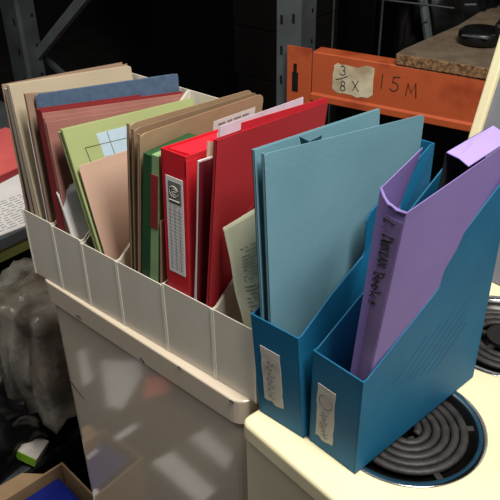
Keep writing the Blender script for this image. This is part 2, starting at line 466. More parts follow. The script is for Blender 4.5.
def curled(name, label, cat, rows, th, m, edge=None, n=14, group=None):
    """rows: list of (left point, mid point, right point) from bottom to top -> smooth curved sheet(s)"""
    t = thing(name, label, cat, rows[0][0], 0, group)
    bm = bmesh.new()
    def cr(P, u):
        k = len(P) - 1; s = min(int(u * k), k - 1); f = u * k - s
        p0, p1, p2, p3 = P[max(s - 1, 0)], P[s], P[s + 1], P[min(s + 2, k)]
        return 0.5 * ((2 * p1) + (p2 - p0) * f + (2 * p0 - 5 * p1 + 4 * p2 - p3) * f * f + (3 * p1 - p0 - 3 * p2 + p3) * f ** 3)
    rows = [[Vector(p) for p in r] for r in rows]
    grid = []
    for j in range(n + 1):
        rr = [cr([r[c] for r in rows], j / n) for c in range(len(rows[0]))]
        grid.append([cr(rr, i / n) for i in range(n + 1)])
    def nor(j, i):
        a = grid[min(j + 1, n)][i] - grid[max(j - 1, 0)][i]; b = grid[j][min(i + 1, n)] - grid[j][max(i - 1, 0)]
        return b.cross(a).normalized()
    A = [[bm.verts.new(grid[j][i]) for i in range(n + 1)] for j in range(n + 1)]
    B = [[bm.verts.new(grid[j][i] - nor(j, i) * th) for i in range(n + 1)] for j in range(n + 1)]
    for j in range(n):
        for i in range(n):
            bm.faces.new((A[j][i], A[j][i + 1], A[j + 1][i + 1], A[j + 1][i])); bm.faces.new((B[j][i], B[j + 1][i], B[j + 1][i + 1], B[j][i + 1]))
        for i, s in ((0, 1), (n, -1)):
            f = bm.faces.new((A[j][i], A[j + 1][i], B[j + 1][i], B[j][i])); f.material_index = 1
    for i in range(n):
        for j in (0, n):
            bm.faces.new((A[j][i], B[j][i], B[j][i + 1], A[j][i + 1]))
    obj('sheet', bm, [m, edge or m], t, smooth=False)
    for p in t.children[0].data.polygons: p.use_smooth = p.material_index == 0
    return t, grid, nor


for k in range(2):
    o = 0.003 * k
    curled('loose_sheet', ['curled white sheet leaning between the pink cards and green folder', 'second curled white sheet tucked behind the front curled one'][k], 'paper',
           [[(-0.813 - o, 0.5370, 0.884), (-0.8125 - o, 0.60, 0.884), (-0.811 - o, 0.70, 0.884)],
            [(-0.822 - o, 0.5370, 0.96), (-0.820 - o, 0.60, 0.96), (-0.817 - o, 0.70, 0.96)],
            [(-0.850 - o, 0.5365, 1.066 + o), (-0.835 - o * .4, 0.57, 1.078 + o), (-0.822 - o * .3, 0.66, 1.085)]], 0.0008, 'paper')

# ---------------------------------------------------------------- file 3
qg = quad((-0.8125, 1.179), -0.7365, (-0.790, 1.162), y0=0.5375, BBx=-0.7365)
qg = [qg[0], qg[1], Vector((-0.735, .775, .884)), qg[3]]
folder('card_folder', 'light green folder with a pale blue window, in the third white file', qg, 0.004, 'lgreen', inner='manila', seed=8, warp=0.0005, corner=0.0)
LG = [o for o in COL.objects if o.name.startswith('card_folder')][-1]
def onq(q, s, t, off=0.0006): return bil(q, s, t) + Vector((off, 0, 0))
def patch(q, s0, s1, t0, t1, th, n=3, off=0.0006, skew=0.0):
    qq = [onq(q, s0, t0, off), onq(q, s0 + skew, t1, off), onq(q, s1, t0, off), onq(q, s1 + skew, t1, off)]
    return sheet(bmesh.new(), qq, th, ns=n, nt=n)
wd = obj('window', patch(qg, 0.225, 0.50, 0.79, 0.945, 0.0004, skew=-0.015), 'sky', LG)
bm = bmesh.new()
for (s0, t0, s1, t1) in ((0.125, 0.79, 0.11, 0.895), (0.11, 0.895, 0.5, 0.885), (0.30, 0.79, 0.285, 0.945), (0.225, 0.825, 0.5, 0.822)):
    tube(bm, [onq(qg, s0, t0, 0.0009), onq(qg, (s0 + s1) / 2, (t0 + t1) / 2, 0.0009), onq(qg, s1, t1, 0.0009)], 0.0005, 4)
obj('printed_lines', bm, 'inkgreen', LG)
q = quad((-0.7965, 1.128), -0.738, (-0.773, 1.126), y0=0.542, BBx=-0.735)
q = [Vector((-0.7355, .5395, .884)), Vector((-0.795, .5395, 1.131)), Vector((-0.7325, .765, .884)), Vector((-0.772, .765, 1.128))]
q = [p + Vector((0.0055, 0, -.002)) for p in q]
t = root_at('card_sheet', 'plain salmon card standing in front of the light green folder', 'card sheet', q)
obj('sheet', sheet(bmesh.new(), q, 0.001, warp=0.002, seed=9), 'salmon', t)
q = shift(qg, -0.0075, dz=-0.006, dxb=-0.006)
folder('card_folder', 'second light green folder, left of the one with the window', q, 0.0035, 'lgreen', inner='manila', seed=8, warp=0.0, papers=False)
q = shift(qg, 0.001, dy0=0.05, dy1=0.006, dz=0.0065)

# ---------------------------------------------------------------- file 4
kl = ['brown kraft folder, leftmost and tallest of the three', 'brown kraft folder, middle one of the three', 'brown kraft folder bearing a white printed label, beside the green binder']
KQ = []
for k, (fx, fz, fb, bx_, bz) in enumerate(((-0.670, 1.222, -0.711, -0.665, 1.205), (-0.660, 1.218, -0.702, -0.655, 1.2035), (-0.6465, 1.215, -0.693, -0.6435, 1.2035))):
    q = quad((fx, fz), fb, (bx_, bz), y0=0.5378 + 0.002 * (2 - k), y1=0.775)
    KQ.append(q)
    folder('kraft_folder', kl[k], q, 0.0042, 'kraft' if k != 1 else 'kraftd', seed=3, warp=0.001, corner=0.012, group='brown kraft folders', inner='kraftd', leftdrop=0.002)
KF = [o for o in COL.objects if o.name.startswith('kraft_folder')][-1]
lb = obj('printed_label', patch(KQ[2], 0.56, 0.93, 0.86, 0.945, 0.0005, off=0.0008), 'paper', KF)
bm = bmesh.new()
for (s0, s1, t0) in ((0.60, 0.66, 0.925), (0.68, 0.72, 0.925), (0.735, 0.80, 0.925), (0.815, 0.87, 0.925)):
    tube(bm, [onq(KQ[2], s0, t0, 0.0011), onq(KQ[2], s1, t0, 0.0011)], 0.0008, 4)
obj('print', bm, 'inkg', lb)
# green binder
GBN = thing('lever_arch_binder', 'narrow dark green binder with a red spine band, next to the red box file', 'binder', (-0.66, 0.6, 0.884))
def leanbox(x0t, x1t, x0b, x1b, y0, y1, zb, zt, zt1=None, drop=0.0):
    bm = bmesh.new(); zt1 = zt if zt1 is None else zt1
    hexa(bm, [(x0b, y0, zb), (x1b, y0, zb), (x1b, y1, zb), (x0b, y1, zb), (x0t, y0, zt), (x1t, y0, zt1), (x1t, y1, zt1 - drop), (x0t, y1, zt - drop)])
    return bm
obj('side_cover', leanbox(-0.6435, -0.6285, -0.6895, -0.6735, 0.5375, 0.62, 0.884, 1.192), 'dgreen', GBN, bevel=0.0006)
obj('spine', leanbox(-0.6280, -0.6155, -0.6730, -0.6560, 0.538, 0.60, 0.884, 1.194), 'lgreen2', GBN, bevel=0.0006)
def lerpx(z, xt, xb, zt=1.197, zb=0.884): return xb + (xt - xb) * (z - zb) / (zt - zb)
zt, zb_ = 1.166, 1.085
bm = bmesh.new(); hexa(bm, [(lerpx(zb_, -.6282, -.6732), .5372, zb_), (lerpx(zb_, -.6155, -.656), .5372, zb_), (lerpx(zb_, -.6155, -.656), .546, zb_), (lerpx(zb_, -.6282, -.6732), .546, zb_),
     (lerpx(zt, -.6282, -.6732), .5372, zt), (lerpx(zt, -.6155, -.656), .5372, zt), (lerpx(zt, -.6155, -.656), .546, zt), (lerpx(zt, -.6282, -.6732), .546, zt)])
obj('spine_band', bm, 'dred', GBN)
t = thing('card_sheet', 'thin pale card edge squeezed between green binder and red box file', 'card sheet', (-0.64, 0.6, 0.884))
obj('sheet', leanbox(-0.624, -0.6228, -0.6475, -0.6463, 0.5378, 0.74, 0.884, 1.10), 'tan', t)

# ---------------------------------------------------------------- file 5
RB = thing('box_file', 'red box file with a tall white spine label, in the fifth white file', 'box file', (-0.6, 0.65, 0.884))
x0t, x1t, x0b, x1b, y0, y1, zb, zt = -0.6095, -0.5665, -0.626, -0.5835, 0.5372, 0.775, 0.884, 1.208
def SX(x0, x1, f): return (x0 + (x1 - x0) * f)
rk = 0.028 / (zt - zb); xr0, xr1 = x0t + (x0b - x0t) * rk, x1t + (x1b - x1t) * rk
obj('case', leanbox(x0t, x1t, x0b, x1b, y0, y1, zb, zt - 0.006, drop=0.02), 'red', RB, bevel=0.0008)
for a, b in ((0, 0.05), (0.95, 1.0)):
    obj('side_rim', leanbox(SX(x0t, x1t, a), SX(x0t, x1t, b), SX(xr0, xr1, a), SX(xr0, xr1, b), y0, y1, zt - 0.028, zt, drop=0.02), 'red', RB)
obj('front_rim', leanbox(SX(x0t, x1t, .05), SX(x0t, x1t, .95), SX(x0t, x1t, .05), SX(x0t, x1t, .95), y0, y0 + 0.002, zt - 0.0065, zt), 'red', RB)
obj('lid', leanbox(SX(x0t, x1t, .05), SX(x0t, x1t, .95), SX(x0t, x1t, .05), SX(x0t, x1t, .95), y0 + 0.012, y1, zt - 0.03, zt - 0.004, zt - 0.0015, drop=0.019), 'redlit', RB)
def spx(f, z): 
    k = (z - zb) / (zt - zb); return (x0b + (x0t - x0b) * k) * (1 - f) + (x1b + (x1t - x1b) * k) * f
def spquad(f0, f1, z0, z1, th, y=y0):
    bm = bmesh.new(); hexa(bm, [(spx(f0, z0), y - th, z0), (spx(f1, z0), y - th, z0), (spx(f1, z0), y - 0.00005, z0), (spx(f0, z0), y - 0.00005, z0),
                                (spx(f0, z1), y - th, z1), (spx(f1, z1), y - th, z1), (spx(f1, z1), y - 0.00005, z1), (spx(f0, z1), y - 0.00005, z1)])
    return bm
SL = obj('spine_label', spquad(0.16, 0.86, 1.03, 1.174, 0.0006), 'paper', RB)
LGO = obj('logo_panel', spquad(0.26, 0.78, 1.137, 1.168, 0.0009), 'logo', SL)
bm = bmesh.new(); o = Vector((spx(0.5, 1.1545), y0 - 0.0012, 1.1545))
strokes(bm, [arc(0, 0, .0075, .0075, 20, 340, 16), arc(.001, 0, .0042, .0042, 0, 300, 12), [(-.001, 0), (.005, 0)]], o, (1, 0, 0), (0, 0, 1), 0.0005)
strokes(bm, [[(-.009, 0), (.009, 0)]], o - Vector((0, 0, .0125)), (1, 0, 0), (0, 0, 1), 0.0007)
obj('printed_mark', bm, 'labelp', SL)
bm = bmesh.new()
for k in range(3):
    f = 0.3 + k * 0.2
    tube(bm, [(spx(f, 1.035), y0 - 0.0007, 1.035), (spx(f, 1.133), y0 - 0.0007, 1.133)], 0.0003, 4)
for k in range(18):
    z = 1.038 + k * 0.0052
    tube(bm, [(spx(0.22, z), y0 - 0.0007, z), (spx(0.80, z), y0 - 0.0007, z)], 0.00018, 4)
obj('ruled_lines', bm, 'inkg', SL)
# leaflets
q = quad((-0.5435, 1.207), -0.5740, (-0.552, 1.185), y0=0.5375, y1=0.70)
t = root_at('leaflet', 'maroon-covered leaflet between the red box file and red folder', 'leaflet', q)
obj('cover', sheet(bmesh.new(), q, 0.0012), 'leaf', t); obj('pages', sheet(bmesh.new(), shift(q, -0.0014, dy0=-.0004, dz=0.002), 0.002), 'paper', t)
q = quad((-0.5505, 1.148), -0.5805, (-0.56, 1.12), y0=0.537, y1=0.72)
t = root_at('loose_sheet', 'thin white sheet edge against the red box file', 'paper', q); obj('sheet', sheet(bmesh.new(), q, 0.001), 'paper', t)
q = quad((-0.5475, 1.228), -0.5790, (-0.553, 1.2), y0=0.556, y1=0.60)
t = root_at('card_tag', 'small brown card tag poking up beside the red box file', 'tag', q); obj('sheet', sheet(bmesh.new(), q, 0.001), 'salmon', t)
# white papers and the red folder
qr = quad((-0.5155, 1.243), -0.5560, (-0.5285, 1.216), y0=0.5375, y1=0.775)
folder('square_cut_folder', 'large bright red folder leaning right, in the fifth white file', qr, 0.0045, 'redf', seed=4, warp=0.002, thickb=0.004, papers=False)
RF = [o for o in COL.objects if o.name.startswith('square_cut_folder')][-1]
q = shift(qr, -0.0022, dy0=0.045, dz=0.0, dxb=-0.0015)
obj('inner_flap', sheet(bmesh.new(), [q[0], q[1] + Vector((-.0005, 0, 0.006)), q[2], q[3] + Vector((0, 0, 0.006))], 0.0008, warp=0.002, seed=4), 'redlit', RF)
bm = bmesh.new()
tube(bm, [onq(qr, s, t_, 0.0004) for s, t_ in ((0.78, 0.62), (0.6, 0.70), (0.42, 0.72), (0.30, 0.66), (0.26, 0.5))], 0.0005, 4)
obj('crease', bm, 'dred', RF)
for k in range(3):
    e = 0.0011 * k
    q = quad((-0.5335 - e, 1.247 - 0.004 * k), -0.5590 - e, (-0.5655 - e * 2, 1.2165 - 0.001 * k), y0=0.5615 - 0.001 * k, y1=0.768 - 0.004 * k, BBx=-0.5610 - e)
    t = root_at('loose_sheet', ['white sheet standing just inside the large red folder', 'white sheet, second in from the red folder', 'white sheet furthest from the red folder front'][k], 'paper', q, group='white sheets inside the red folder')
    obj('sheet', sheet(bmesh.new(), q, 0.0006, warp=0.002, seed=4), ['lilac', 'lilac', 'paper'][k], t)

# ---------------------------------------------------------------- file 6: curled booklet
t, grid, nor = curled('booklet', 'open pale green printed booklet curling in the sixth white file', 'booklet',
    [[(-0.470, 0.546, 0.885), (-0.466, 0.556, 0.885), (-0.4615, 0.575, 0.885)],
     [(-0.487, 0.546, 0.985), (-0.473, 0.556, 0.985), (-0.4620, 0.580, 0.985)],
     [(-0.503, 0.547, 1.037), (-0.485, 0.558, 1.045), (-0.4665, 0.588, 1.05)],
     [(-0.510, 0.548, 1.077), (-0.492, 0.562, 1.090), (-0.472, 0.598, 1.10)],
     [(-0.523, 0.550, 1.121), (-0.503, 0.565, 1.138), (-0.481, 0.603, 1.157)]], 0.003, 'book', edge='brownedge', n=20)
bm = bmesh.new(); n = 20
def gp(jf, i_):
    j_ = min(int(jf), n - 1); return grid[j_][i_].lerp(grid[j_ + 1][i_], jf - j_) + nor(j_, i_) * 0.0005
random.seed(21)
for k in range(26):
    jf = 3.0 + k * 0.52; pts = []
    if k in (7, 15): continue
    for i_ in range(7 if k % 6 else 9, 19 if k % 5 else 14):
        pts.append(gp(jf, i_))
        if random.random() < 0.2 and len(pts) > 1:
            tube(bm, pts, 0.0003, 4); pts = []
    if len(pts) > 1: tube(bm, pts, 0.0003, 4)
obj('print', bm, 'inkg', t.children[0])

# ---------------------------------------------------------------- cooker
SA = R(-9)
TS = Matrix.Translation((-0.4575, 0.4985, 0)) @ Matrix.Rotation(SA, 4, 'Z')
CK = thing('electric_cooker', 'cream electric cooker with coil rings under the blue magazine files', 'cooker', (-0.2, 0.8, 0))
B1 = Vector((-0.285, 0.628, 0.88)); B2 = Vector((-0.266, 0.884, 0.88))
TSI = TS.inverted(); b1l = TSI @ B1; b2l = TSI @ B2
B3 = TS @ Vector((0.60 - b1l.x, b1l.y, 0.88)); B4 = TS @ Vector((0.60 - b1l.x, b2l.y, 0.88))
top = obj('hob_top', rslab(0, 0.6, 0, 0.57, 0.853, 0.88, 0.014, 0.007, TS), 'cream', CK)
holes = bmesh.new()
for b in (B1, B2, B3, B4):
    r = lathe(holes, [(0.0955, -0.05), (0.0955, 0.02)], b, 64); holes.faces.new(list(reversed(r[0]))); holes.faces.new(r[1])
hc = obj('cutter', holes, 'bowl')
md = top.modifiers.new('holes', 'BOOLEAN'); md.object = hc; md.operation = 'DIFFERENCE'; md.solver = 'EXACT'
# hob_top was moved into the cooker's frame: bring the cutter along
hc.location = (0, 0, 0)
bpy.context.view_layer.update()
dg = bpy.context.evaluated_depsgraph_get()
nm = bpy.data.meshes.new_from_object(top.evaluated_get(dg)); top.modifiers.clear(); top.data = nm
bpy.data.objects.remove(hc)
obj('body', BX(0.008, 0.592, 0.014, 0.56, 0.02, 0.846 - 0.03, T=TS), 'creamdull', CK, bevel=0.004)
obj('front_fascia', BX(0.004, 0.596, 0.006, 0.0138, 0.60, 0.845, T=TS), 'creamdull', CK, bevel=0.003)
obj('oven_door', BX(0.012, 0.588, 0.002, 0.0138, 0.10, 0.59, T=TS), 'creamdull', CK, bevel=0.004)
bm = bmesh.new(); tube(bm, [TS @ Vector((0.05, -0.03, 0.55)), TS @ Vector((0.55, -0.03, 0.55))], 0.008, 10)
box(bm, 0.06, 0.075, -0.03, 0.002, 0.545, 0.555, T=TS); box(bm, 0.525, 0.54, -0.03, 0.002, 0.545, 0.555, T=TS)
obj('door_handle', bm, 'chrome', CK)
for x in (0.08, 0.22, 0.38, 0.52):
    bm = bmesh.new(); c = TS @ Vector((x, 0.0, 0.72)); d = TS.to_3x3() @ Vector((0, -1, 0))
    tube(bm, [c + d * -0.004, c + d * 0.02], 0.017, 20); obj('knob', bm, 'black', CK)
# backguard, leaning back
def bgp(x, yb, yt, z0, z1, w_): 
    bm = bmesh.new(); hexa(bm, [TS @ Vector(p) for p in ((x, yb, z0), (x + w_, yb, z0), (x + w_, yb + .03, z0), (x, yb + .03, z0), (x, yt, z1), (x + w_, yt, z1), (x + w_, yt + .03, z1), (x, yt + .03, z1))]); return bm
BGX = -0.082
obj('backguard_end', bgp(BGX, 0.505, 0.63, 0.86, 1.32, 0.018), 'cream', CK, bevel=0.003)
obj('backguard_end', bgp(0.58, 0.505, 0.63, 0.86, 1.32, 0.018), 'cream', CK, bevel=0.003)
obj('backguard_panel', bgp(BGX + 0.0182, 0.515, 0.64, 0.882, 1.315, 0.5816 - BGX - 0.02), 'greyface', CK)


def burner(c, ro=0.0745, turns=5.2, medal=0.0, a0=0.0):
    t = thing('cooker_ring', None, None); 
    bpy.data.objects.remove(t)
    R_ = bpy.data.objects.new('coil_ring', None); COL.objects.link(R_); R_.empty_display_size = 0.02
    R_.parent = CK; R_.location = Vector(c) - CK.location
    def put(name, bm, m, smooth=True):
        bm.transform(Matrix.Translation(-Vector(c)))
        o = obj(name, bm, m, R_, local=True, smooth=smooth); return o
    bm = bmesh.new()
    lathe(bm, [(0.0900, -0.001), (0.0915, 0.0003), (0.095, 0.0010), (0.0985, 0.0008), (0.1005, 0.0002), (0.0990, 0.0001), (0.0950, 0.0002)], c, 96)
    put('trim_ring', bm, 'chrome')
    bm = bmesh.new(); rr = lathe(bm, [(0.0945, -0.0002), (0.0900, -0.001), (0.087, -0.006), (0.080, -0.014), (0.05, -0.021), (0.012, -0.023)], c, 64)
    bm.faces.new(rr[-1]); put('drip_bowl', bm, 'bowl')
    bm = bmesh.new()
    for k in range(5):
        a = R(40 + 72 * k); d = Vector((math.cos(a), math.sin(a), 0)); n_ = Vector((-d.y, d.x, 0)) * 0.004
        p, q_ = Vector(c) + d * 0.012 + Vector((0, 0, -0.0125)), Vector(c) + d * 0.091 + Vector((0, 0, -0.0095))
        h = Vector((0, 0, 0.0035))
        hexa(bm, [p - n_, q_ - n_, q_ + n_, p + n_, p - n_ + h, q_ - n_ + h, q_ + n_ + h, p + n_ + h])
    put('support', bm, 'coil', False)
    bm = bmesh.new(); pts = []
    N = int(turns * 36); ri = max(0.014, medal + 0.008)
    for i in range(N + 1):
        f = i / N; a = a0 + f * turns * 2 * math.pi; r = ri + (ro - ri) * f
        pts.append(Vector(c) + Vector((r * math.cos(a), r * math.sin(a), -0.0065)))
    last = pts[-1]; pts.append(last + (pts[-1] - pts[-2]) * 3 + Vector((0, 0, -0.008)))
    tube(bm, pts, 0.0054, 10, flat=0.75); put('heating_coil', bm, 'coil')
    if medal:
        bm = bmesh.new(); rr = lathe(bm, [(medal, -0.008), (medal, -0.0015), (medal * .9, -0.0008)], c, 32); bm.faces.new(rr[-1]); bm.faces.new(rr[0]); put('centre_cap', bm, 'blackm', False)


burner(B1); burner(B2, medal=0.026, turns=3.2); burner(B3); burner(B4)

# ---------------------------------------------------------------- blue magazine files
TB1 = Matrix.Translation((-0.4465, 0.526, 0)) @ Matrix.Rotation(R(-1.5), 4, 'Z')
TB2 = Matrix.Translation((-0.366, 0.527, 0)) @ Matrix.Rotation(R(-7.2), 4, 'Z')
prof1 = [(0, 1.035), (0.03, 1.035), (0.24, 1.064), (0.48, 1.092), (0.492, 1.097), (0.500, 1.138), (0.53, 1.148), (0.93, 1.195), (0.96, 1.200), (1, 1.200)]
prof2 = [(0, 1.0265), (0.03, 1.0265), (0.50, 1.090), (0.515, 1.094), (0.53, 1.130), (0.56, 1.138), (0.93, 1.193), (0.96, 1.202), (1, 1.202)]
BZ = 0.8812
F1 = magfile('magazine_file', 'blue magazine file holding the tall teal folders', 0, 0.0745, 0, 0.25, BZ, 1.035, 1.200, 'blue', 0.0022, TB1, prof1, group='blue magazine files on the cooker')
F2 = magfile('magazine_file', 'blue magazine file over the front ring, holding the purple wallet', 0, 0.0755, 0, 0.25, BZ, 1.0265, 1.202, 'blue', 0.0022, TB2, prof2, group='blue magazine files on the cooker')


def tapelabel(T, x0, x1, z0, z1, par, seed, circle):
    random.seed(seed); P = []; n = 9
    for i in range(n + 1): P.append((x0 + random.uniform(-.0008, .0008), z0 + (z1 - z0) * i / n))
    for i in range(1, 5): P.append((x0 + (x1 - x0) * i / 5, z1 + random.uniform(-.0004, .0004)))
    for i in range(n + 1): P.append((x1 + random.uniform(-.0008, .0008), z1 - (z1 - z0) * i / n))
    for i in range(1, 5): P.append((x1 - (x1 - x0) * i / 5, z0 + random.uniform(-.003, .002)))
    bm = prism(bmesh.new(), [T @ Vector((x, -0.0001, z)) for x, z in P], T.to_3x3() @ Vector((0, -0.0006, 0)))
    L = obj('tape_label', bm, 'labelp', par)
    bm = bmesh.new(); xc, w_ = (x0 + x1) / 2, x1 - x0; h = z1 - z0
    S = []
    if circle: S.append(arc(xc, z1 - 0.022, 0.0105, 0.0105, 0, 360, 20))
    for k in range(7):
        zz = z0 + h * (0.1 + 0.11 * k) * (0.65 if circle else 1)
        xs = xc - w_ * random.uniform(.1, .3)
        S.append([(xs, zz), (xs + w_ * .12, zz + .003), (xs + w_ * .2, zz - .002), (xs + w_ * .35, zz + .001)])
    strokes(bm, S, T @ Vector((0, -0.0008, 0)), T.to_3x3() @ Vector((1, 0, 0)), (0, 0, 1), 0.0004)
    obj('pen_marks', bm, 'inkg', L)


tapelabel(TB1, 0.0125, 0.0435, 0.911, 0.994, F1, 3, False)
tapelabel(TB2, 0.0105, 0.0385, 0.900, 0.984, F2, 5, True)
def twist(o, base):
    if o.type == 'MESH':
        for v in o.data.vertices:
            wz, wy = base.z + v.co.z - 0.88, base.y + v.co.y - 0.526
            v.co.x -= 0.085 * wz * max(0.0, 1 - wy / 0.25)
    for c in o.children: twist(c, base)


twist(F1, F1.location)   # the card front leans to the left, the back stands straight
# worn diagonal marks on the outer side panel
random.seed(11); bm = bmesh.new()
for k in range(7):
    y0 = 0.055 + 0.0145 * k; z0 = 0.985 - 0.0045 * k; L = 0.06 + 0.012 * (3 - abs(3 - k))
    pts = [TB2 @ Vector((0.0756, y0 + L * 1.0 * f + random.uniform(-.0006, .0006), z0 + L * 0.72 * f + random.uniform(-.0006, .0006))) for f in [i / 8 for i in range(9)]]
    tube(bm, pts, 0.0005, 4)
obj('scuff_marks', bm, 'bluescr', F2)

# teal folders
def tq(T, FT, FB, BT, y0, y1, zb=0.887, BBx=None):
    bx = BT[0] if BBx is None else BBx
    return [Vector(p) for p in ((FB, y0, zb), (FT[0], y0, FT[1]), (bx, y1, zb), (BT[0], y1, BT[1]))]
q = tq(None, (-0.4532, 1.2505), -0.4370, (-0.4425, 1.229), 0.530, 0.765, BBx=-0.428)
folder('foolscap_folder', 'teal folder at the back, partly hidden by the bigger teal one', q, 0.003, 'teal', inner='teald', seed=5, warp=0.0, corner=0.0, papers=False)
TF = [o for o in COL.objects if o.name.startswith('foolscap_folder')][-1]
q = tq(None, (-0.4405, 1.2495), -0.4255, (-0.3785, 1.238), 0.531, 0.762, BBx=-0.384)
folder('foolscap_folder', 'big teal folder filling the left blue magazine file', q, 0.0035, 'teal', inner='teald', seed=5, warp=0.0, corner=0.006, leftdrop=0.003, papers=False)
# dark notch flap between the folders
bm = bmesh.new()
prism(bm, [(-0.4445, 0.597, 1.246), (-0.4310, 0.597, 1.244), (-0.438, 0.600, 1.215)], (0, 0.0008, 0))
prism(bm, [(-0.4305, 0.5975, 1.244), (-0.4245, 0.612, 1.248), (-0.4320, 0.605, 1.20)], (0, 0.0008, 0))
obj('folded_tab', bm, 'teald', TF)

# purple wallet
def pl(u, d, z): return TB2 @ Vector((u, d, z))
PW = thing('document_wallet', 'bulging purple wallet with a name handwritten down its spine', 'document wallet', pl(0.045, 0.12, 0.887), R(-7.2))
sl = [pl(0.032, 0.018, 0.887), pl(0.0415, 0.019, 1.007), pl(0.0515, 0.020, 1.14), pl(0.0588, 0.021, 1.249)]
sr = [pl(0.0605, 0.017, 0.887), pl(0.0705, 0.0175, 1.017), pl(0.0845, 0.018, 1.15), pl(0.0930, 0.019, 1.236)]
def interp(P, f):
    k = f * (len(P) - 1); i = min(int(k), len(P) - 2); return P[i].lerp(P[i + 1], k - i)
def strip_solid(A, B, th, mi=0, n=16, m=6, bow=0.0):
    """A, B: polylines bottom->top; surface between them with thickness vector th"""
    bm = bmesh.new(); th = Vector(th); F = []; K = []
    for j in range(n + 1):
        a, b = interp(A, j / n), interp(B, j / n); r1 = []; r2 = []
        nn = (b - a).cross(Vector((0, 0, 1))).normalized()
        for i in range(m + 1):
            p = a.lerp(b, i / m) + nn * bow * math.sin(math.pi * i / m)
            r1.append(bm.verts.new(p)); r2.append(bm.verts.new(p + th))
        F.append(r1); K.append(r2)
    for j in range(n):
        for i in range(m):
            bm.faces.new((F[j][i], F[j][i + 1], F[j + 1][i + 1], F[j + 1][i])); bm.faces.new((K[j][i], K[j + 1][i], K[j + 1][i + 1], K[j][i + 1]))
        bm.faces.new((F[j][0], F[j + 1][0], K[j + 1][0], K[j][0])); bm.faces.new((F[j][m], K[j][m], K[j + 1][m], F[j + 1][m]))
    for i in range(m):
        bm.faces.new((F[0][i], K[0][i], K[0][i + 1], F[0][i + 1])); bm.faces.new((F[n][i], F[n][i + 1], K[n][i + 1], K[n][i]))
    return bm
inw = TB2.to_3x3() @ Vector((0, 1, 0)); lf_ = TB2.to_3x3() @ Vector((-1, 0, 0))
obj('spine', strip_solid(sl, sr, inw * 0.001, bow=0.006), 'purple', PW, smooth=False)
def spn(f, t_, out=0.0008):
    a, b = interp(sl, t_), interp(sr, t_); nn = (b - a).cross(Vector((0, 0, 1))).normalized()
    return a.lerp(b, f) + nn * (0.006 * math.sin(math.pi * f) + out)
bm = bmesh.new()
for j in range(24):
    t0, t1 = 0.0 + 0.955 * j / 24, 0.0 + 0.955 * (j + 1) / 24
    for i in range(5):
        f0, f1 = 0.50 + 0.46 * i / 5, 0.50 + 0.46 * (i + 1) / 5
        hexa(bm, [spn(f0, t0, .0002), spn(f1, t0, .0002), spn(f1, t0, .0008), spn(f0, t0, .0008), spn(f0, t1, .0002), spn(f1, t1, .0002), spn(f1, t1, .0008), spn(f0, t1, .0008)])
tp = obj('spine_tape', bm, 'purplet', PW)
# handwriting running down the spine
bm = bmesh.new()
def spine_write(text, t_start, h, adv, f_base=0.62, fh=0.36, r=0.0007):
    t_ = t_start
    for ch in text:
        if ch in G:
            for l in G[ch]:
                tube(bm, [spn(f_base + fh * (b - 0.5), t_ - h * a, 0.0012) for a, b in l], r, 5)
        t_ -= adv if ch != '.' else adv * 0.45
spine_write('L.', 0.945, 0.026, 0.034)
spine_write('DUNCAN', 0.885, 0.020, 0.0220, f_base=0.66)
spine_write('Books', 0.730, 0.0235, 0.0265, f_base=0.62, fh=0.36)
obj('handwriting', bm, 'ink', tp)
# left cover (short) and right cover
rcB = [pl(0.066, 0.242, 0.887), pl(0.0685, 0.242, 1.06), pl(0.0705, 0.242, 1.236)]
srA = [interp(sr, i / 8) for i in range(9)]
obj('front_cover', strip_solid(sr, rcB, lf_ * 0.001, n=12, m=10, bow=0.0), 'purple', PW)
lcB = [pl(0.030, 0.10, 0.887), pl(0.030, 0.10, 1.10), pl(0.036, 0.088, 1.20), pl(0.046, 0.102, 1.262)]
obj('back_cover', strip_solid(sl, lcB, lf_ * -0.001, n=12, m=8, bow=0.0), 'purple', PW)
# curled top edge of the spine
bm = bmesh.new()
tube(bm, [interp(sl, 1) + inw * 0.0005, spn(0.3, 0.999, 0.0002), spn(0.5, 0.994, 0.0006), spn(0.62, 1.0, 0.0008), spn(0.75, 0.993, 0.0004), interp(sr, 1)], 0.0016, 8, flat=0.9)
obj('torn_edge', bm, 'purple', PW, smooth=True)
# contents and inner wall blackened for the gap's shade; top flap coloured as lit
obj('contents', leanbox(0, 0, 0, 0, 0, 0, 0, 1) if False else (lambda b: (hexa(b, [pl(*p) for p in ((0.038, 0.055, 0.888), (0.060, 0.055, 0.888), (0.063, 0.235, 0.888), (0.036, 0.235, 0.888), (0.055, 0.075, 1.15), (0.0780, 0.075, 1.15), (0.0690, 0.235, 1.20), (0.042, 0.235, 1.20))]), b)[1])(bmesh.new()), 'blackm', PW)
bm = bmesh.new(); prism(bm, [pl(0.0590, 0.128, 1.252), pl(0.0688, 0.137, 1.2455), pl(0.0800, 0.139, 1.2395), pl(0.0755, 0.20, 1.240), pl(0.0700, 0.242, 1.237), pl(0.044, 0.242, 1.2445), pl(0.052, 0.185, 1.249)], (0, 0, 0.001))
obj('top_flap', bm, 'purplelit', PW)
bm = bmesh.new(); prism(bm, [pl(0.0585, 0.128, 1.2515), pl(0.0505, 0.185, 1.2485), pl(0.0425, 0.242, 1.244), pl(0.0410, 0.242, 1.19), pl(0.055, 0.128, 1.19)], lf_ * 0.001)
obj('inner_wall', bm, 'blackm', PW)

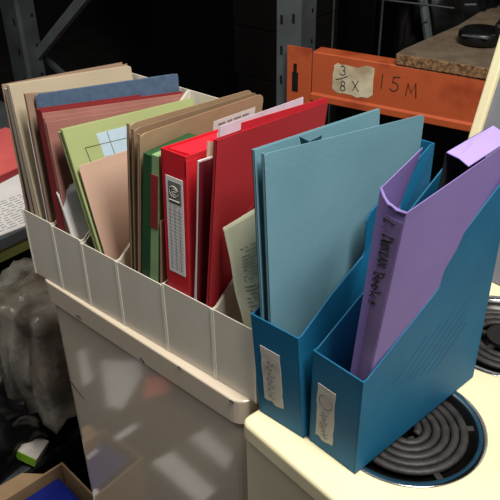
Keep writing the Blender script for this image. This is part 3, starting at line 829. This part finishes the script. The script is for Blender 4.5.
# ---------------------------------------------------------------- orange racking
BA = R(8)
TBm = Matrix.Translation((-1.041, 1.385, 0)) @ Matrix.Rotation(BA, 4, 'Z')
BM_ = thing('racking_beam', 'orange steel racking beam marked in black pen, behind the files', 'beam', TBm @ Vector((0.7, 0, 0.93)))
bm = bmesh.new()
P = [(0, .937), (-.006, .937), (-.006, .953), (0, .956), (0, 1.055), (.002, 1.057), (.045, 1.057), (.045, .937)]
prism(bm, [TBm @ Vector((0.04, y, z)) for y, z in P], TBm.to_3x3() @ Vector((2.2, 0, 0)))
obj('beam', bm, 'orange', BM_, bevel=0.0012)
cp = obj('end_connector', BX(-0.028, 0.040, -0.004, -0.0012, 0.92, 1.064, T=TBm), 'orange', BM_, bevel=0.001)
bm = bmesh.new(); box(bm, -0.012, 0.004, -0.0055, -0.0042, 0.952, 1.0, T=TBm); tube(bm, [TBm @ Vector((-0.004, -0.0048, 1.0)), TBm @ Vector((-0.004, -0.0048, 1.022))], 0.004, 8)  # dark keyhole opening, drawn as a black solid
obj('keyhole_slot', bm, 'black', cp)
# masking tape patch and writing
random.seed(4)
TX0, TX1, TZ0, TZ1 = 0.098, 0.202, 0.962, 1.041
E_ = []
for i in range(8): E_.append((TX0 + random.uniform(-.002, .002), TZ0 + .012 + (TZ1 - TZ0 - .02) * i / 7))
for i in range(1, 10): E_.append((TX0 + (TX1 - TX0) * i / 10, TZ1 - 0.003 + random.uniform(-.003, .003) + (0.004 if i > 6 else 0)))
for i in range(6): E_.append((TX1 + random.uniform(-.001, .001), TZ1 - (TZ1 - TZ0) * i / 6 * 0.97))
for i in range(1, 8): E_.append((TX1 - (TX1 - TX0) * i / 8, TZ0 + 0.003 + random.uniform(-.003, .003) + 0.004 * i / 8))
tpch = obj('tape_patch', prism(bmesh.new(), [TBm @ Vector((x, -0.0002, z)) for x, z in E_], TBm.to_3x3() @ Vector((0, -0.0006, 0))), 'tape', BM_)
ux = TBm.to_3x3() @ Vector((1, 0, 0)); ny = TBm.to_3x3() @ Vector((0, -1, 0)) * 0.0006
bm = bmesh.new()
write(bm, '3', TBm @ Vector((0.116, -0.001, 1.013)), ux, (0, 0, 1), 0.022, 0.0009, nrm=ny)
strokes(bm, [[(0, 0), (.014, .004), (.03, .012)]], TBm @ Vector((0.106, -0.001, 1.0)), ux, (0, 0, 1), 0.0009, nrm=ny)
write(bm, '8', TBm @ Vector((0.116, -0.001, 0.975)), ux, (0, 0, 1), 0.024, 0.0009, nrm=ny)
write(bm, 'x', TBm @ Vector((0.149, -0.001, 0.980)), ux, (0, 0, 1), 0.026, 0.0009, nrm=ny)
obj('handwriting', bm, 'ink', tpch)
bm = bmesh.new()
write(bm, '1', TBm @ Vector((0.211, -0.0004, 0.997)), ux, (0, 0, 1), 0.034, 0.0011, nrm=ny)
write(bm, '5', TBm @ Vector((0.243, -0.0004, 0.997)), ux, (0, 0, 1), 0.034, 0.0011, nrm=ny)
write(bm, 'M', TBm @ Vector((0.283, -0.0004, 0.990)), ux, (0, 0, 1), 0.034, 0.0011, nrm=ny)
obj('handwriting', bm, 'ink', BM_)


def upright(name, label, T, wd_, dp, h, m, slots, sx=(0.25, 0.75)):
    t = thing(name, label, 'rack upright', T @ Vector((wd_ / 2, dp / 2, 0)))
    bm = bmesh.new(); prism(bm, [T @ Vector(p + (0,)) for p in ((0, 0.004), (0.003, 0), (wd_ - 0.008, 0), (wd_, 0.01), (wd_, dp), (wd_ - 0.003, dp), (wd_ - 0.004, 0.012), (wd_ - 0.010, 0.004), (0.003, 0.004), (0.003, dp), (0, dp))], (0, 0, h))
    obj('post', bm, m, t)
    for z in slots:
        for k, f in enumerate(sx):
            x = wd_ * f; obj('slot', BX(x - 0.0035, x + 0.0035, -0.0006, 0.0005, z + 0.006 * k, z + 0.022 + 0.006 * k, T=T), 'black', t)
        obj('slot', BX(wd_ - 0.0005, wd_ + 0.0006, dp * 0.72, dp * 0.72 + 0.008, z + 0.02, z + 0.03, T=T), 'black', t)
    return t


TU = Matrix.Translation((-1.116, 1.392, 0)) @ Matrix.Rotation(BA, 4, 'Z')
upright('rack_upright', 'grey slotted rack upright carrying the left end of the orange beam', TU, 0.066, 0.085, 2.6, 'steel', [0.28 + 0.075 * k for k in range(5, 17)])
TL = Matrix.Translation((-2.02, 1.19, 0)) @ Matrix.Rotation(R(0), 4, 'Z')
UL = upright('rack_upright', 'dark grey rack upright with a diagonal brace at the far left', TL, 0.09, 0.06, 2.4, 'steeld', [0.2 + 0.09 * k for k in range(4, 14)], sx=(0.7,))
bm = bmesh.new()
def bar(bm, a, b, w_, h_):
    a, b = Vector(a), Vector(b); d = (b - a).normalized(); s = d.cross(Vector((0, 1, 0))).normalized() * w_ / 2; u = Vector((0, 1, 0)) * h_ / 2
    hexa(bm, [a - s - u, a + s - u, a + s + u, a - s + u, b - s - u, b + s - u, b + s + u, b - s + u])
bar(bm, (-1.955, 1.24, 0.90), (-1.35, 1.24, 1.36), 0.028, 0.02); obj('brace', bm, 'steel', UL)
bm = bmesh.new(); bar(bm, (-1.96, 1.27, 0.90), (-1.5, 1.27, 0.70), 0.014, 0.015); obj('brace', bm, 'steeld', UL)

# chipboard shelf on the beam, with black things on it
TC = TBm @ Matrix.Translation((0.251, 0.002, 1.0575))
bm = bmesh.new()
P = [(0.0, -0.004), (1.9, -0.02), (1.9, 0.62), (0.05, 0.62), (0.04, 0.3), (0.0, 0.04)]
prism(bm, [TC @ Vector((x, y, 0)) for x, y in P], (0, 0, 0.026))
sb = obj('shelf_board', bm, ['chip', 'chipe'], bevel=0.003)
for p in sb.data.polygons:
    if abs(p.normal.z) < 0.5: p.material_index = 1
tag(sb, 'thick chipboard shelf panel lying on the orange beam', 'shelf board')
t = thing('power_tool', 'black rounded machine sitting on the chipboard shelf', 'machine', TC @ Vector((0.18, 0.17, 0.031)))
T2 = TC @ Matrix.Translation((0.135, 0.17, 0.0265))
bm = bmesh.new(); rr = lathe(bm, [(0.0, 0.0), (0.045, 0), (0.052, 0.006), (0.05, 0.026), (0.042, 0.032), (0, 0.032)], T2.translation, 32); obj('housing', bm, 'black', t, smooth=True)
obj('arm', BX(0.03, 0.5, -0.03, 0.03, 0.018, 0.055, T=T2 @ Matrix.Rotation(R(5), 4, 'Z')), 'black', t, bevel=0.01)
obj('rail', BX(-0.03, 0.03, -0.052, -0.047, 0.022, 0.027, T=T2), 'steeld', t, bevel=0.002)
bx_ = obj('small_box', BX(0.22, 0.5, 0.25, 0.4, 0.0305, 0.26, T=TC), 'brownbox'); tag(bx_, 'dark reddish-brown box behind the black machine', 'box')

# background clutter beyond the rack
obj_ = tag(obj('storage_cabinet', BX(-2.6, -1.92, 2.3, 2.9, 0, 2.2), 'cab', bevel=0.004), 'tall black glossy cabinet in the dark behind the leftmost files', 'cabinet')
t = thing('storage_cabinet', 'tall black cabinet with a pale vertical door edge, left of the grey upright', 'cabinet', (-1.55, 2.2, 0))
obj('body', BX(-1.905, -1.30, 2.2, 2.8, 0, 2.2), 'cab', t, bevel=0.004); obj('door', BX(-1.895, -1.31, 2.175, 2.198, 0.05, 2.15), 'cab', t, bevel=0.004)
obj('door_edge', BX(-1.918, -1.908, 2.175, 2.2, 0.05, 2.15), 'steeld', t)
random.seed(3)
for k in range(9):
    z = 0.0 + 0.16 * k; dx = random.uniform(-.01, .01)
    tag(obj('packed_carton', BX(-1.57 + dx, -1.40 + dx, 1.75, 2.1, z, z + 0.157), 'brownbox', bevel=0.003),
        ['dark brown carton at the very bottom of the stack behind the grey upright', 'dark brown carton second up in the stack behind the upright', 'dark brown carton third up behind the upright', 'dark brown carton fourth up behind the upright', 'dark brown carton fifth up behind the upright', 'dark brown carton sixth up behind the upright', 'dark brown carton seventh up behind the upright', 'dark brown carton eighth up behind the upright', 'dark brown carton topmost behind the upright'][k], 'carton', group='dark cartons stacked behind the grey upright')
# wire stand and black bundle
t = thing('wire_stand', 'thin metal wire stand in the dark above the orange beam', 'stand', (-1.0, 1.75, 0))
for nm_, a, b in (('rod', (-1.17, 1.72, 0.5), (-1.17, 1.72, 1.6)), ('rod', (-0.99, 1.68, 0.5), (-0.99, 1.68, 1.6)), ('crossbar', (-1.10, 1.7, 1.118), (-0.8, 1.7, 1.128)), ('crossbar', (-1.17, 1.72, 0.62), (-0.8, 1.7, 0.62))):
    bm = bmesh.new(); tube(bm, [a, b], 0.0028, 6); obj(nm_, bm, 'steeld', t)
def blob(name, c, s, m, amp, freq, seed, cube=0.45, fz=1.0, sub=4, parent=None, label=None, cat=None, group=None, kind=None, flatb=None):
    bm = bmesh.new(); bmesh.ops.create_icosphere(bm, subdivisions=sub, radius=1)
    for v in bm.verts:
        p = v.co.copy(); k = max(abs(p.x), abs(p.y), abs(p.z)); p = p.lerp(p / k, cube); pf = Vector((p.x, p.y, p.z * fz))
        n_ = noise.noise(pf * freq + Vector((seed, 0, 0))) + 0.5 * noise.noise(pf * freq * 2.3 + Vector((0, seed, 0))) + 0.4 * (1 - abs(noise.noise(pf * freq * 1.4 + Vector((0, 0, seed))) * 2.5))
        p = p * (1 + amp * n_)
        v.co = Vector((c[0] + p.x * s[0], c[1] + p.y * s[1], c[2] + p.z * s[2]))
        if flatb is not None: v.co.z = max(v.co.z, flatb)
    o = obj(name, bm, m, parent, smooth=True)
    if label: tag(o, label, cat, group, kind)
    return o
blob('bundled_hose', (-0.93, 1.95, 1.10), (0.12, 0.12, 0.30), 'bag', 0.3, 2.0, 5, label='crumpled black bundle in the dark behind the chipboard', cat='bundle')
for k in range(6):
    pass
tag(obj('dark_plinth', BX(-1.06, 0.4, 1.85, 2.25, 0, 0.80), 'cab'), 'low black unit in the dark under the chipboard shelf', 'cabinet')
bm = bmesh.new()
for (a, b) in (((-0.88, 1.78, 1.17), (-0.82, 1.78, 1.175)), ((-0.80, 1.76, 1.125), (-0.77, 1.76, 1.13)), ((-0.93, 1.78, 1.10), (-0.925, 1.78, 1.115)), ((-0.92, 1.78, 1.06), (-0.91, 1.78, 1.065)), ((-0.90, 1.76, 1.20), (-0.78, 1.76, 1.195))):
    tube(bm, [a, b], 0.003, 6)  # short bars: glints on the black tangle, put into the shape
tube(bm, [(-0.97, 1.8, 1.22), (-0.9, 1.79, 1.0), (-0.86, 1.8, 0.8)], 0.012, 8)
tag(obj('office_chair_frame', bm, 'steel'), 'dark metal frame with small grey bars for glints above the chipboard', 'frame')

# ---------------------------------------------------------------- left side: bench with papers
t = thing('workbench', 'grey steel bench with an olive rail, at the left edge', 'workbench', (-1.7, 0.8, 0))
obj('bench_top', BX(-2.3, -1.315, 0.25, 1.17, 0.722, 0.75), 'steel', t, bevel=0.002)
obj('rail', BX(-2.3, -1.322, 0.27, 1.15, 0.690, 0.7215), 'olive', t)
for x in (-2.27, -1.37):
    for y in (0.3, 1.12): obj('leg', BX(x - 0.02, x + 0.02, y - 0.02, y + 0.02, 0, 0.69), 'steeld', t)
def flat_sheet(name, label, cat, x, y, z, w_, d_, rz, th, m, group=None):
    T = Matrix.Translation((x, y, z)) @ Matrix.Rotation(R(rz), 4, 'Z')
    o = obj(name, BX(-w_ / 2, w_ / 2, -d_ / 2, d_ / 2, 0, th, T=T), m); tag(o, label, cat, group); return o, T
o, T2 = flat_sheet('printed_page', 'white page with lines of print lying on the grey bench', 'paper', -1.43, 0.70, 0.7505, 0.21, 0.297, -6, 0.002, 'paper')
bm = bmesh.new()
random.seed(8)
for r_ in range(12):
    x = 0.09 - r_ * 0.012
    y = -0.12
    while y < 0.11:
        L = random.uniform(.008, .025); tube(bm, [T2 @ Vector((x, y, 0.0022)), T2 @ Vector((x, min(y + L, 0.12), 0.0022))], 0.0009, 4); y += L + 0.007
obj('print', bm, 'inkg', o)
flat_sheet('paper_folder', 'dark red folder on the bench, under the coral one', 'folder', -1.69, 0.87, 0.7528, 0.25, 0.34, 10, 0.008, 'dred')
flat_sheet('paper_folder', 'coral red folder lying open on the bench at the left edge', 'folder', -1.705, 0.875, 0.7612, 0.25, 0.34, 6, 0.003, 'coral')
flat_sheet('loose_sheet', 'blank white sheet on the bench between coral folder and file row', 'paper', -1.53, 0.90, 0.7507, 0.21, 0.297, 35, 0.0016, 'paper')

# plastic-wrapped bundle and bin bags below the bench
WB = thing('wrapped_bundle', 'bundle in crumpled clear plastic hanging under the bench end', 'bundle', (-1.20, 0.72, 0.4))
blob('contents', (-1.21, 0.76, 0.53), (0.10, 0.16, 0.12), 'straw', 0.25, 1.8, 2, parent=WB)
blob('plastic_wrap', (-1.20, 0.76, 0.53), (0.13, 0.20, 0.15), 'wrap', 0.12, 3.2, 9, cube=0.7, fz=0.25, sub=5, parent=WB)
blob('bin_bag', (-1.385, 0.60, 0.26), (0.165, 0.20, 0.21), 'bag', 0.2, 2.5, 3, label='black plastic bag in the crate, nearer the cardboard box', cat='bag', sub=5)
blob('bin_bag', (-1.37, 0.94, 0.20), (0.155, 0.17, 0.18), 'bag', 0.2, 2.5, 8, label='black plastic bag slumped against the appliance under the wrapped bundle', cat='bag', sub=5)
# black crate rim
t = thing('plastic_crate', 'black plastic crate holding black bags behind the cardboard box', 'crate', (-1.4, 0.7, 0))
obj('rim', BX(-1.222, -1.195, 0.40, 1.15, 0.185, 0.205), 'steeld', t, bevel=0.003)
obj('side', BX(-1.215, -1.205, 0.41, 1.14, 0.0, 0.185), 'black', t)
obj('side', BX(-1.75, -1.74, 0.41, 1.14, 0.0, 0.185), 'black', t)
obj('end', BX(-1.74, -1.215, 0.41, 0.42, 0.0, 0.185), 'black', t); obj('end', BX(-1.74, -1.215, 1.13, 1.14, 0.0, 0.185), 'black', t)
obj('base', BX(-1.74, -1.215, 0.42, 1.13, 0.0, 0.006), 'black', t)
# lime and white carton in crate
T2 = Matrix.Translation((-1.215, 0.56, 0.225)) @ Matrix.Rotation(R(25), 4, 'Z') @ Matrix.Rotation(R(20), 4, 'Y')
t = thing('small_carton', 'lime green and white carton lying on the black bag', 'carton', (-1.27, 0.58, 0.2))
obj('box', BX(-0.022, 0.03, -0.022, 0.04, 0, 0.03, T=T2), 'labelp', t, bevel=0.002)
obj('printed_side', BX(-0.021, 0.029, -0.0232, -0.0221, 0.001, 0.029, T=T2), 'lime', t)
for k, (x, y) in enumerate(((-1.30, 0.50), (-1.285, 0.475))):
    flat_sheet('paper_scrap', ['crumpled white scrap at the left edge on the black bag', 'smaller pinkish scrap at the left edge by the crate rim'][k], 'paper', x, y, 0.235 - k * 0.02, 0.05, 0.035, 30 * k, 0.004, ['paper', 'salmon'][k])
# cardboard box
CB = thing('cardboard_box', 'open brown cardboard box on the floor at the bottom left', 'box', (-1.04, 0.45, 0))
TCB = Matrix.Translation((-1.112, 0.588, 0)) @ Matrix.Rotation(R(-5), 4, 'Z')
obj('side', BX(0, 0.005, -0.22, -0.0052, 0, 0.25, T=TCB), 'card', CB); obj('side', BX(0.142, 0.147, -0.22, -0.0052, 0, 0.25, T=TCB), 'card', CB)
obj('end', BX(0, 0.147, -0.005, 0, 0, 0.25, T=TCB), 'card', CB); obj('end', BX(0.0052, 0.1418, -0.22, -0.215, 0, 0.25, T=TCB), 'card', CB)
obj('base', BX(0.0052, 0.1418, -0.2148, -0.0052, 0, 0.005, T=TCB), 'card', CB)
bm = bmesh.new(); hexa(bm, [TCB @ Vector(p) for p in ((-0.004, -0.205, 0.246), (0.0, -0.205, 0.25), (0.0, -0.05, 0.25), (-0.004, -0.05, 0.246), (-0.03, -0.20, 0.262), (-0.028, -0.20, 0.266), (-0.024, -0.09, 0.266), (-0.027, -0.09, 0.262))])
obj('flap', bm, 'card', CB)
BB = thing('product_box', 'royal blue box with white print inside the cardboard box', 'box', (-1.06, 0.4, 0.006))
obj('carton', BX(0.012, 0.105, -0.205, -0.022, 0.006, 0.225, T=TCB), 'bluebox', BB, bevel=0.002)
bm = bmesh.new()
for k in range(3):
    y = -0.155 - 0.012 * k
    box(bm, 0.016, 0.030, y, y + 0.007, 0.2252, 0.2258, T=TCB)
obj('print', bm, 'paper', BB)
flat_sheet('paper_scrap', 'white paper corner by the right wall of the cardboard box', 'paper', -1.0, 0.50, 0.226, 0.025, 0.04, 10, 0.003, 'paper')

# papers lying on the floor in front (they are what the glossy appliance front mirrors)
for P, m, lb in (
        ([(-1.71, .10), (-1.695, .065), (-1.55, .135), (-1.545, .175)], 'glossy_paper', 'narrow white sheet on the floor, mirrored at the upper left of the appliance front'),
        ([(-1.61, .06), (-1.51, -.02), (-1.45, .015), (-1.37, .155), (-1.42, .175)], 'glossy_paper', 'large crooked white sheet on the floor, mirrored beside the coral one'),
        ([(-1.435, .012), (-1.386, -.03), (-1.325, .008), (-1.362, .08)], 'coral', 'coral sheet on the floor, mirrored in the appliance front'),
        ([(-1.302, .262), (-1.281, .262), (-1.278, .168), (-1.30, .166)], 'glossy_paper', 'narrow white strip on the floor, mirrored at the lower left of the appliance front'),
        ([(-1.147, .224), (-1.134, .160), (-.944, .172), (-.942, .23)], 'glossy_paper', 'white sheet on the floor, mirrored at the bottom of the appliance front'),
        ([(-1.138, .092), (-1.127, .038), (-1.00, .052), (-.971, .10)], 'glossy_paper', 'white sheet on the floor, mirrored at the lower right of the appliance front')):
    o = obj('floor_sheet', prism(bmesh.new(), [(x, y, 0.0003) for x, y in P], (0, 0, 0.0012)), m); tag(o, lb, 'paper')
